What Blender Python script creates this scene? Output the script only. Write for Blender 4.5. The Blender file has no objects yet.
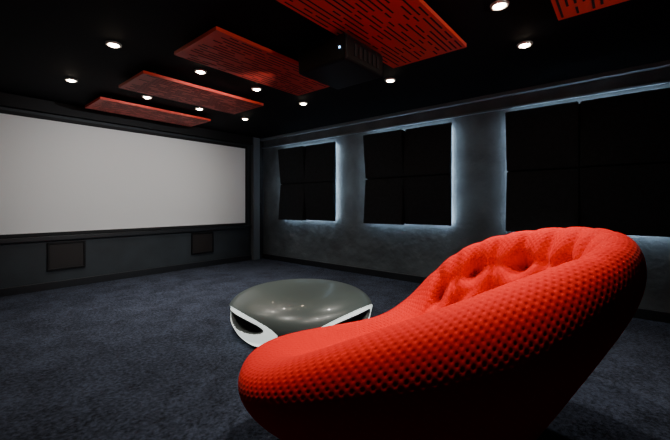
import bpy, bmesh, math, random
import numpy as np
from mathutils import Vector, Matrix
random.seed(4)
S=bpy.context.scene
D=bpy.data

# ---------------------------------------------------------------- materials
def mat(name, col, rough=0.6, metal=0.0, spec=0.5, emit=None, es=0.0, noise=None, bump=None, coat=0.0, sheen=0.0):
    m=D.materials.new(name); m.use_nodes=True
    nt=m.node_tree; b=nt.nodes['Principled BSDF']
    b.inputs['Base Color'].default_value=(*col,1)
    b.inputs['Roughness'].default_value=rough
    b.inputs['Metallic'].default_value=metal
    b.inputs['Specular IOR Level'].default_value=spec
    b.inputs['Coat Weight'].default_value=coat
    b.inputs['Sheen Weight'].default_value=sheen
    if emit is not None:
        b.inputs['Emission Color'].default_value=(*emit,1)
        b.inputs['Emission Strength'].default_value=es
    tc=nt.nodes.new('ShaderNodeTexCoord')
    if noise:
        sc,amt=noise
        n=nt.nodes.new('ShaderNodeTexNoise'); n.inputs['Scale'].default_value=sc; n.inputs['Detail'].default_value=6
        nt.links.new(tc.outputs['Object'],n.inputs['Vector'])
        r=nt.nodes.new('ShaderNodeValToRGB')
        r.color_ramp.elements[0].position=0.3; r.color_ramp.elements[1].position=0.7
        r.color_ramp.elements[0].color=(*[c*(1-amt) for c in col],1)
        r.color_ramp.elements[1].color=(*[min(1,c*(1+amt)) for c in col],1)
        nt.links.new(n.outputs['Fac'],r.inputs['Fac'])
        nt.links.new(r.outputs['Color'],b.inputs['Base Color'])
    if bump:
        sc,st,dist=bump
        n=nt.nodes.new('ShaderNodeTexNoise'); n.inputs['Scale'].default_value=sc; n.inputs['Detail'].default_value=5
        nt.links.new(tc.outputs['Object'],n.inputs['Vector'])
        bp=nt.nodes.new('ShaderNodeBump'); bp.inputs['Strength'].default_value=st; bp.inputs['Distance'].default_value=dist
        nt.links.new(n.outputs['Fac'],bp.inputs['Height'])
        nt.links.new(bp.outputs['Normal'],b.inputs['Normal'])
    return m

M_wall=mat('plaster_bluegrey',(0.10,0.12,0.135),0.55,noise=(2.6,0.3),bump=(6,0.45,0.04))
M_front=mat('front_wall_paint',(0.026,0.034,0.042),0.6,noise=(3,0.2))
M_black=mat('matt_black',(0.004,0.004,0.006),0.7)
M_ceil=mat('ceiling_black',(0.003,0.0025,0.005),0.8,spec=.15)
M_trim=mat('trim_grey',(0.14,0.17,0.20),0.4)
M_panel=mat('acoustic_foam',(0.010,0.014,0.020),0.9,noise=(20,0.3),bump=(90,.6,.006))
M_screen=mat('screen_fabric_glow',(0.88,0.88,0.88),0.8,emit=(0.8,0.82,0.82),es=0.07)  # faint emission stands in for light falling on the fabric
M_base=mat('baseboard_black',(0.012,0.014,0.018),0.45)
M_red=mat('red_lacquer_panel',(0.68,0.042,0.024),0.5)
M_slot=mat('slot_black',(0.004,0.003,0.003),0.9)
M_led=mat('led_strip',(0.8,0.9,1),0.5,emit=(0.66,0.84,1.0),es=38)
M_bulb=mat('bulb_glow',(1,1,1),0.5,emit=(1,0.80,0.58),es=90)
M_ring=mat('downlight_ring',(0.6,0.58,0.55),0.35,metal=0.5)
M_grille=mat('speaker_grille',(0.012,0.009,0.009),0.6,bump=(150,0.5,0.003))
M_proj=mat('projector_plastic',(0.006,0.006,0.007),0.5,spec=.25)
M_lens=mat('projector_lens',(0.02,0.02,0.04),0.05,coat=1)
M_led2=mat('status_led',(0.1,0.3,1),0.4,emit=(.3,.6,1),es=8)

# carpet
M_carpet=D.materials.new('carpet_navy'); M_carpet.use_nodes=True
nt=M_carpet.node_tree; b=nt.nodes['Principled BSDF']; b.inputs['Roughness'].default_value=0.95
b.inputs['Specular IOR Level'].default_value=0.15; b.inputs['Sheen Weight'].default_value=0.04
tc=nt.nodes.new('ShaderNodeTexCoord')
n1=nt.nodes.new('ShaderNodeTexNoise'); n1.inputs['Scale'].default_value=45; n1.inputs['Detail'].default_value=6; n1.inputs['Roughness'].default_value=.75
n2=nt.nodes.new('ShaderNodeTexNoise'); n2.inputs['Scale'].default_value=4; n2.inputs['Detail'].default_value=5
n2.inputs['Distortion'].default_value=0.6
for n in (n1,n2): nt.links.new(tc.outputs['Object'],n.inputs['Vector'])
mx=nt.nodes.new('ShaderNodeMath'); mx.operation='MULTIPLY_ADD'; mx.inputs[1].default_value=0.25
nt.links.new(n2.outputs['Fac'],mx.inputs[0]); 
m2=nt.nodes.new('ShaderNodeMath'); m2.operation='MULTIPLY'; m2.inputs[1].default_value=0.75
nt.links.new(n1.outputs['Fac'],m2.inputs[0]); nt.links.new(m2.outputs[0],mx.inputs[2])
r=nt.nodes.new('ShaderNodeValToRGB'); r.color_ramp.elements[0].position=0.41; r.color_ramp.elements[1].position=0.63
r.color_ramp.elements[0].color=(0.003,0.005,0.011,1); r.color_ramp.elements[1].color=(0.056,0.070,0.110,1)
nt.links.new(mx.outputs[0],r.inputs['Fac']); nt.links.new(r.outputs['Color'],b.inputs['Base Color'])
bp=nt.nodes.new('ShaderNodeBump'); bp.inputs['Strength'].default_value=0.9; bp.inputs['Distance'].default_value=0.025
nt.links.new(mx.outputs[0],bp.inputs['Height']); nt.links.new(bp.outputs['Normal'],b.inputs['Normal'])

# ---------------------------------------------------------------- helpers
def link(o): S.collection.objects.link(o); return o
def empty(name,loc=(0,0,0)):
    o=D.objects.new(name,None); o.location=loc; o.empty_display_size=0.1; return link(o)
def box(name,lo,hi,m,bev=0.0,parent=None,seg=2):
    c=[(lo[i]+hi[i])/2 for i in range(3)]; s=[hi[i]-lo[i] for i in range(3)]
    me=D.meshes.new(name); bm=bmesh.new(); bmesh.ops.create_cube(bm,size=1)
    bmesh.ops.scale(bm,vec=s,verts=bm.verts)
    if bev: bmesh.ops.bevel(bm,geom=bm.edges[:],offset=bev,segments=seg,affect='EDGES',profile=0.6)
    bm.to_mesh(me); bm.free(); me.materials.append(m)
    o=D.objects.new(name,me); link(o)
    if parent:
        o.parent=parent; o.location=Vector(c)-parent.location
    else: o.location=c
    return o
def lathe(name,prof,m,n=32,parent=None,loc=(0,0,0)):
    me=D.meshes.new(name); vs=[];fs=[]
    for (r_,z_) in prof:
        for i in range(n):
            a=2*math.pi*i/n; vs.append((r_*math.cos(a),r_*math.sin(a),z_))
    for j in range(len(prof)-1):
        for i in range(n):
            fs.append((j*n+i,j*n+(i+1)%n,(j+1)*n+(i+1)%n,(j+1)*n+i))
    me.from_pydata(vs,[],fs); me.materials.append(m)
    for p in me.polygons: p.use_smooth=True
    o=D.objects.new(name,me); link(o); o.location=loc
    if parent: o.parent=parent
    return o

# ---------------------------------------------------------------- room shell
XR,YF,ZC=4.65,5.95,2.52
XL,YB=-1.0,-2.6
box('floor',(XL-.1,YB-.1,-.1),(XR+.1,YF+.1,0),M_carpet)
box('ceiling',(XL-.1,YB-.1,ZC),(XR+.1,YF+.1,ZC+.1),M_ceil)
box('wall_right',(XR,YB-.1,0),(XR+.1,YF+.1,ZC),M_wall)
box('wall_front',(XL-.1,YF,0),(XR,YF+.1,ZC),M_front)
box('wall_left',(XL-.1,YB,0),(XL,YF,ZC),M_front)
box('wall_back',(XL-.1,YB-.1,0),(XR,YB,ZC),M_front)
box('baseboard_right',(XR-.02,YB,0),(XR,YF,.10),M_base,.004)
box('baseboard_front',(XL,YF-.03,0),(XR-.02,YF,.10),M_base,.004)
# cornice on right wall
box('trim_1',(XR-.035,YB,2.32),(XR,YF-.02,2.345),M_trim,.004)
box('trim_2',(XR-.09,YB,2.475),(XR,YF-.02,ZC),M_trim,.005)
# corner pilaster
box('trim_3',(4.36,YF-.10,0),(4.52,YF,ZC),M_trim,.01)
box('trim_4',(4.56,YF-.05,0),(4.65,YF,ZC),M_base,.004)
# black ledge below / above screen
box('trim_5',(XL,YF-.06,.66),(4.34,YF,.72),M_base,.006)
box('trim_6',(XL,YF-.10,2.36),(4.34,YF,ZC),M_black,.006)

# screen
scr=empty('projection_screen',(2.2,YF,1.52))
box('screen_surface',(0.2,YF-.035,.77),(4.2,YF-.025,2.27),M_screen,parent=scr)
fr=.045
box('frame_top',(0.2-fr,YF-.05,2.27),(4.2+fr,YF-.002,2.27+fr),M_black,.004,scr)
box('frame_bottom',(0.2-fr,YF-.05,.77-fr),(4.2+fr,YF-.002,.77),M_black,.004,scr)
box('frame_left',(0.2-fr,YF-.05,.77),(0.2,YF-.002,2.27),M_black,.004,scr)
box('frame_right',(4.2,YF-.05,.77),(4.2+fr,YF-.002,2.27),M_black,.004,scr)

# in-wall speakers
for i,(x0,x1) in enumerate(((1.07,1.50),(3.08,3.51))):
    e=empty('in_wall_speaker' if i==0 else 'in_wall_speaker.001',((x0+x1)/2,YF,.44))
    z0,z1=.25,.63;w=.025
    box('grille',(x0+w,YF-.015,z0+w),(x1-w,YF-.002,z1-w),M_grille,parent=e)
    for nm,lo,hi in (('frame_top',(x0,z1-w),(x1,z1)),('frame_bottom',(x0,z0),(x1,z0+w)),
                     ('frame_left',(x0,z0+w),(x0+w,z1-w)),('frame_right',(x1-w,z0+w),(x1,z1-w))):
        box(nm,(lo[0],YF-.028,lo[1]),(hi[0],YF-.001,hi[1]),M_proj,.003,e)

# ---------------------------------------------------------------- acoustic panels on right wall
def acoustic(name,y0,y1,z0,z1):
    e=empty(name,(XR,(y0+y1)/2,(z0+z1)/2))
    xb=XR-.06   # back of the boards, off the wall
    ym=(y0+y1)/2; zm=(z0+z1)/2
    depth=[[(.04,.10),(.10,.04)],[(.11,.05),(.05,.12)]]
    k=0
    for a,(ya,yb) in enumerate(((y0,ym),(ym,y1))):
        for c,(za,zb) in enumerate(((z0,zm),(zm,z1))):
            g=.006
            ya_,yb_,za_,zb_=ya+g,yb-g,za+g,zb-g
            if (a+c)%2: za_-=.012 if c==0 else 0; zb_+=.012 if c==1 else 0
            d0,d1=depth[a][c]
            me=D.meshes.new('board'); bm=bmesh.new()
            v=[bm.verts.new(p) for p in (
               (xb,ya_,za_),(xb,yb_,za_),(xb,yb_,zb_),(xb,ya_,zb_),
               (xb-d0,ya_,za_),(xb-d0,yb_,za_),(xb-d1,yb_,zb_),(xb-d1,ya_,zb_))]
            for f in ((0,1,2,3),(7,6,5,4),(0,4,5,1),(1,5,6,2),(2,6,7,3),(3,7,4,0)):
                bm.faces.new([v[i] for i in f])
            bmesh.ops.recalc_face_normals(bm,faces=bm.faces)
            bmesh.ops.bevel(bm,geom=bm.edges[:],offset=.008,segments=2,affect='EDGES')
            bm.to_mesh(me); bm.free(); me.materials.append(M_panel)
            o=D.objects.new('board_%d'%(k+1),me); link(o); o.parent=e; o.location=-e.location; k+=1
    box('backing',(xb,y0+.012,z0+.012),(xb+.008,y1-.012,z1-.012),M_black,parent=e)
    s=.035;t=.015
    for nm,lo,hi in (('led_top',(y0+s,z1-s-t),(y1-s,z1-s)),('led_bottom',(y0+s,z0+s),(y1-s,z0+s+t)),
                     ('led_near',(y0+s,z0+s+t),(y0+s+t,z1-s-t)),('led_far',(y1-s-t,z0+s+t),(y1-s,z1-s-t))):
        box(nm,(xb+.008,lo[0],lo[1]),(xb+.016,hi[0],hi[1]),M_led,parent=e)
    for zz in (z0+.35,z1-.35):
        box('batten',(xb+.008,y0+.15,zz-.02),(XR,y1-.15,zz+.02),M_black,parent=e)
acoustic('acoustic_wall_panel',3.84,5.24,.85,2.22)
acoustic('acoustic_wall_panel.001',1.80,3.20,.85,2.24)
acoustic('acoustic_wall_panel.002',-.34,1.12,.83,2.25)

# ---------------------------------------------------------------- red slotted ceiling panels
def redpanel(name,x0,x1,y0,y1,z=2.44):
    rnd=random.Random(int(y0*100)+7)
    me=D.meshes.new(name); bm=bmesh.new()
    bmesh.ops.create_cube(bm,size=1)
    bmesh.ops.scale(bm,vec=(x1-x0,y1-y0,.03),verts=bm.verts)
    bmesh.ops.translate(bm,vec=(0,0,.015),verts=bm.verts)
    W,H=x1-x0,y1-y0
    nrow=int(H/.042)
    def slot(a,b_,y):
        v=[bm.verts.new(p) for p in ((a,y-.007,-.0015),(a,y+.007,-.0015),(b_,y+.007,-.0015),(b_,y-.007,-.0015))]
        f=bm.faces.new(v); f.material_index=1
    for i in range(nrow):
        y=-H/2+.03+(H-.06)*i/(nrow-1)
        x=-W/2+.03+rnd.random()*.12
        while x<W/2-.08:
            L=rnd.choice((.08,.14,.2,.3,.42))
            e_=min(x+L,W/2-.03)
            slot(x,e_,y)
            x=e_+rnd.choice((.03,.05,.10,.18))
    bm.normal_update()
    bm.to_mesh(me); bm.free(); me.materials.append(M_red); me.materials.append(M_slot)
    e=empty(name,((x0+x1)/2,(y0+y1)/2,z))
    o=D.objects.new('slotted_board',me); link(o); o.parent=e
    for sx in (-1,1):
        for sy in (-1,1):
            box('hanger',(e.location.x+sx*W*.4-.01,e.location.y+sy*H*.35-.01,z+.03),(e.location.x+sx*W*.4+.01,e.location.y+sy*H*.35+.01,ZC),M_black,parent=e)
for i,(a,c) in enumerate(((-.30,.37),(1.01,1.70),(2.33,3.00),(3.65,4.32),(4.95,5.57))):
    redpanel('slotted_ceiling_panel' if i==0 else 'slotted_ceiling_panel.%03d'%i,1.40,2.88,a,c)

# ---------------------------------------------------------------- downlights
k=0
for y in (.67,2.0,3.36,4.68):
    for x in (1.05,1.84,2.55,3.32):
        if y==2.0 and x in (1.84,2.55): continue      # projector bay
        e=empty('ceiling_downlight' if k==0 else 'ceiling_downlight.%03d'%k,(x,y,ZC)); k+=1
        lathe('trim_ring',[(.042,0.0),(.042,-.010),(.046,-.016),(.058,-.013),(.061,0.0)],M_ring,28,e)
        lathe('bulb',[(.0005,-.026),(.018,-.024),(.033,-.014),(.040,-.001)],M_bulb,20,e)
        L=D.lights.new('spot','SPOT'); L.energy=95 if y<1 else 76; L.spot_size=math.radians(80); L.spot_blend=.85
        L.color=(1,.95,.89); L.shadow_soft_size=.03
        o=D.objects.new('spot_lamp',L); link(o); o.parent=e; o.location=(0,0,-.035)

# ---------------------------------------------------------------- projector
pe=empty('ceiling_projector',(2.22,1.80,2.31))
box('body',(1.96,1.55,2.20),(2.47,2.05,2.39),M_proj,.03,pe,4)
box('lid',(1.99,1.58,2.385),(2.44,2.02,2.41),M_black,.01,pe)
box('mount_plate',(2.12,1.74,2.49),(2.32,1.92,ZC),M_proj,.005,pe)
box('mount_pole',(2.195,1.805,2.40),(2.245,1.855,2.49),M_proj,.005,pe)
box('status_led',(1.955,1.60,2.29),(1.962,1.612,2.302),M_led2,parent=pe)
for i in range(6):
    box('vent',(2.06+i*.06,1.545,2.25),(2.09+i*.06,1.553,2.34),M_black,parent=pe)
ln=lathe('lens_barrel',[(.0005,.03),(.035,.028),(.045,.045),(.055,.045),(.058,-.03)],M_lens,32,pe)
ln.rotation_euler=(-math.pi/2,0,0); ln.location=(0,.27,-.01)
L=D.lights.new('screen_fill','SPOT'); L.energy=170; L.spot_size=math.radians(62); L.spot_blend=.95; L.color=(.97,1,1)  # added spot at the lens, brightens the screen in place of room spill
o=D.objects.new('added_screen_fill',L); link(o); o.parent=pe; o.location=(0,.39,-.01)
o.rotation_euler=(Vector((2.1,5.9,1.40))-Vector((2.22,2.19,2.30))).to_track_quat('-Z','Y').to_euler()

# ---------------------------------------------------------------- sofa
def bspline(P,t):
    P=np.concatenate([P[:1]*2-P[1:2],P,P[-1:]*2-P[-2:-1]],0)
    n=len(P)-3
    s=np.clip(t*n,0,n-1e-9); i=s.astype(int); f=(s-i)[:,None]
    a,b_,c,d=P[i],P[i+1],P[i+2],P[i+3]
    return ((1-f)**3*a+(3*f**3-6*f**2+4)*b_+(-3*f**3+3*f**2+3*f+1)*c+f**3*d)/6
def sm(x):
    x=min(max(x,0),1); return x*x*(3-2*x)
def build_sofa():
    NU,NV=1150,480
    th=np.linspace(0,2*np.pi,NU,endpoint=False)
    SEAT=.34
    X=np.zeros((NU,NV));Y=np.zeros((NU,NV));Z=np.zeros((NU,NV));VL=np.zeros((NU,NV))
    t=np.linspace(0,1,NV)
    # rim plan radius and rim height
    RR=np.zeros(NU);PX=np.zeros(NU);PY=np.zeros(NU);HH=np.zeros(NU)
    for i,a in enumerate(th):
        cx,cy=math.sin(a),math.cos(a)      # a=0 low front (+Y), high back at -Y
        ry=1.0 if cy>0 else .89
        fr_=sm(cy+.3)
        rx=.60-(.20*fr_ if cx>0 else 0)
        p=2.12
        R=(abs(cx/rx)**p+abs(cy/ry)**p)**(-1/p)
        px,py=R*cx/rx,R*cy/ry
        s=min(max((1-py)/2,0),1)
        far=np.interp(s,[0,.3,.445,.535,.59,.70,.83,1],[0,.04,.09,.20,.38,.68,.87,1])
        near=s**.60
        w=sm(.5+px*.55)
        f=far*w+near*(1-w)
        HH[i]=.44-.02*px+.56*f
        RR[i]=R;PX[i]=px;PY[i]=py
    ker=np.exp(-(np.arange(-60,61)/24.0)**2); ker/=ker.sum()
    HH=np.convolve(np.r_[HH[-60:],HH,HH[:60]],ker,'valid')
    RR=np.convolve(np.r_[RR[-60:],RR,RR[:60]],ker,'valid')
    rr=[]
    for i,a in enumerate(th):
        cx,cy=math.sin(a),math.cos(a); R,px,py,H=RR[i],PX[i],PY[i],HH[i]
        g=sm(.5-px*.8)*(.12+.68*sm((py+.75)/.9))      # fat rolled arm on one flank, fading to the back
        bk=sm((-py+.1)/.9)
        Rb=R*(.46-.10*bk); d=R-Rb
        k_=R/.8
        P=np.array([(0.0,.0),(Rb*.5,.0),(Rb*.95,.0),(Rb+.14*d,.035),(Rb+(.44-.16*bk)*d,.11+.16*(H-.44)-.02*g),
            (Rb+(.82-.14*bk)*d,H*(.52-.12*g+.04*bk)),(R+.02,H*(.80-.12*g)),(R+.01-.045*g,H+.015-.040*g),(R-.10*k_-.080*g,H+.042),(R-.19*k_-.09*g,H-.005),
            (R-.27*k_-.08*g,SEAT+(H-SEAT)*.62),(R-.37*k_-.04*g,SEAT+(H-SEAT)*.25),(R*.33,SEAT+.01),(R*.18,SEAT+.01),(0.0,SEAT+.01)])
        q=bspline(P,t)
        q[0,0]=0;q[-1,0]=0
        X[i]=q[:,0]*cx;Y[i]=q[:,0]*cy;Z[i]=q[:,1]
        dl=np.r_[0,np.cumsum(np.hypot(np.diff(q[:,0]),np.diff(q[:,1])))]
        jc=int(NV*.58)
        VL[i]=dl-dl[jc]
        rr.append((q[jc,0]*cx,q[jc,0]*cy))
    rr=np.array(rr)
    seg=np.hypot(*(np.roll(rr,-1,0)-rr).T); per=seg.sum(); U=np.r_[0,np.cumsum(seg)[:-1]]
    def normals(X,Y,Z):
        P=np.stack([X,Y,Z],-1)
        du=np.roll(P,-1,0)-np.roll(P,1,0)
        dv=np.gradient(P,axis=1)
        n=np.cross(du,dv); l=np.linalg.norm(n,axis=-1,keepdims=True); l[l<1e-12]=1
        return P,n/l
    P,n=normals(X,Y,Z)
    if n[NU//2,int(NV*.45)][1]>0: n=-n
    UU=U[:,None]*np.ones((1,NV))
    disp=np.zeros((NU,NV))
    for (adeg,v0,dep) in ((184,.26,.11),(160,.24,.11),(207,.28,.09),(137,.21,.10),(112,.17,.09),(232,.27,.06),(172,.45,.08),(194,.45,.07),(148,.40,.08),(218,.45,.06),(124,.34,.06)):
        u0=np.interp(math.radians(adeg),th,U)
        du=(UU-u0)
        dv=VL-v0
        disp-=dep*np.exp(-(du/.06)**2-(dv/.06)**2)
        m=1/(1+np.exp(dv/.03))*1/(1+np.exp(-(VL-.05)/.05))
        disp-=.045*np.exp(-(du/.032)**2)*m
        disp-=.030*np.exp(-(dv/.028)**2)*np.exp(-(du/.14)**2)
    P=P+n*disp[...,None]
    P2,n2=normals(P[...,0],P[...,1],P[...,2])
    sg=np.sign((n2*n).sum(-1,keepdims=True)); sg[sg==0]=1; n2=n2*sg
    pitch=.028; nd=round(per/pitch)
    a=UU/per*nd*2*np.pi; b_=VL/(.018)*np.pi
    pat=np.cos(a)*np.cos(b_)
    pit=np.clip(pat,0,1)**1.4
    fade=np.clip((np.hypot(P[...,0],P[...,1])-.15)/.2,0,1)*np.clip((P[...,2]-.02)/.05,0,1)
    P=P-n2*(.0032*pit*fade)[...,None]
    P[...,2]=np.maximum(P[...,2],0.0)
    v=P.reshape(-1,3)
    me=D.meshes.new('sofa_mesh')
    ii=np.arange(NU)[:,None]; jj=np.arange(NV-1)[None,:]
    i2=(ii+1)%NU
    q=np.stack([ii*NV+jj,i2*NV+jj,i2*NV+jj+1,ii*NV+jj+1],-1).reshape(-1,4)
    me.vertices.add(len(v)); me.vertices.foreach_set('co',v.astype(np.float32).ravel())
    me.loops.add(q.size); me.loops.foreach_set('vertex_index',q.astype(np.int32).ravel())
    me.polygons.add(len(q)); me.polygons.foreach_set('loop_start',np.arange(0,q.size,4,dtype=np.int32))
    me.polygons.foreach_set('use_smooth',np.ones(len(q),dtype=bool))
    me.update(calc_edges=True); me.validate()
    bm=bmesh.new(); bm.from_mesh(me); bmesh.ops.remove_doubles(bm,verts=bm.verts,dist=1e-5)
    bmesh.ops.recalc_face_normals(bm,faces=bm.faces); bm.to_mesh(me); bm.free()
    m=mat('red_quilted_knit',(0.76,0.009,0.006),0.75,spec=.12,sheen=.03,bump=(260,.25,.002))
    me.materials.append(m)
    o=D.objects.new('sofa',me); link(o)
    return o
sofa=build_sofa()
sofa.location=(1.67,.69,0)
sofa.rotation_euler=(0,0,math.radians(50))

# ---------------------------------------------------------------- pebble coffee table
def build_table():
    NU,NV=480,260
    me=D.meshes.new('pebble')
    prof=np.array([(0,.0),(.25,.0),(.46,.0),(.56,.0),(.625,.03),(.675,.11),(.695,.19),(.665,.275),(.56,.345),(.32,.385),(0,.39)])
    t=np.linspace(0,1,NV); q=bspline(prof,t); q[0,0]=q[-1,0]=0
    th=np.linspace(0,2*np.pi,NU,endpoint=False)
    vs=np.zeros((NU,NV,3)); dep=np.zeros((NU,NV)); inn=np.zeros((NU,NV))
    view=math.atan2(-2.4,-2.36)
    cents=[view-math.radians(57),view+math.radians(47),view+math.radians(174)]
    for i,a in enumerate(th):
        for c in cents:
            d=(a-c+math.pi)%(2*math.pi)-math.pi
            e=np.sqrt((d/math.radians(42))**2+((q[:,1]-.145)/.135)**2)
            e=np.where((q[:,0]<.3),9,e)
            w=np.clip((1-e)/.06,0,1); dep[i]=np.maximum(dep[i],w*w*(3-2*w)*.025)
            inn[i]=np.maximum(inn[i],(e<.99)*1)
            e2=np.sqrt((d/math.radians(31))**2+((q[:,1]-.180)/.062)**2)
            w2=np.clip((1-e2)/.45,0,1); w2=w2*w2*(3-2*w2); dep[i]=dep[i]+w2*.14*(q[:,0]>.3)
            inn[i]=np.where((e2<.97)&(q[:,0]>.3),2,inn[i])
        r_=np.maximum(q[:,0]-dep[i],0)
        vs[i,:,0]=r_*math.cos(a); vs[i,:,1]=r_*math.sin(a); vs[i,:,2]=np.maximum(q[:,1],0)
    vs[:,:,:2]*=.965
    ii=np.arange(NU)[:,None]; jj=np.arange(NV-1)[None,:]; i2=(ii+1)%NU
    f=np.stack([ii*NV+jj,i2*NV+jj,i2*NV+jj+1,ii*NV+jj+1],-1).reshape(-1,4)
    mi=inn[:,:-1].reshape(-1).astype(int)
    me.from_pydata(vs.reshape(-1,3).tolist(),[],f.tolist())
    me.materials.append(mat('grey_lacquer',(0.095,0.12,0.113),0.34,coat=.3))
    me.materials.append(mat('white_inner_glow',(0.85,0.87,0.85),0.3,emit=(.9,1,.95),es=.9))  # no lamp inside: emission puts the light on the white cut-outs
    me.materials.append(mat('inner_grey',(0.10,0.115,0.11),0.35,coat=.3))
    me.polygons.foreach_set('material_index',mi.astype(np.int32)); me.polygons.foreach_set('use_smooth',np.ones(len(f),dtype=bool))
    bm=bmesh.new(); bm.from_mesh(me); bmesh.ops.remove_doubles(bm,verts=bm.verts,dist=1e-5)
    bmesh.ops.recalc_face_normals(bm,faces=bm.faces); bm.to_mesh(me); bm.free()
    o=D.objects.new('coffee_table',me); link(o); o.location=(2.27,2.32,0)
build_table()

# added unseen fill spot, with invented housing and arm, to brighten the ceiling boards
we=empty('added_rear_fill',(2.1,-1.9,1.75))
lathe('fill_housing',[(.0005,-.08),(.05,-.08),(.07,-.04),(.08,.03),(.07,.03),(.06,0),(.0005,-.01)],M_proj,24,we)
box('fill_arm',(2.08,YB,1.68),(2.12,-1.88,1.71),M_proj,.004,we)
L=D.lights.new('fill_uplight','SPOT'); L.energy=140; L.spot_size=math.radians(62); L.spot_blend=.8; L.shadow_soft_size=.06; L.color=(1,.9,.85)
o=D.objects.new('fill_beam',L); link(o); o.parent=we; o.location=(0,.05,.05)
o.rotation_euler=(Vector((2.1,1.0,2.55))-Vector((2.1,-1.85,1.8))).to_track_quat('-Z','Y').to_euler()

# world: nearly black
w=D.worlds.new('world'); S.world=w; w.use_nodes=True
w.node_tree.nodes['Background'].inputs[0].default_value=(.01,.012,.016,1)

# ---------------------------------------------------------------- camera
c=D.cameras.new('camera'); c.sensor_width=36; c.lens=18.64; c.shift_y=-16/670; c.clip_start=.05
co=D.objects.new('camera',c); link(co); co.location=(0,0,1.15)
co.rotation_euler=(math.pi/2,0,math.radians(-49.9))
S.camera=co
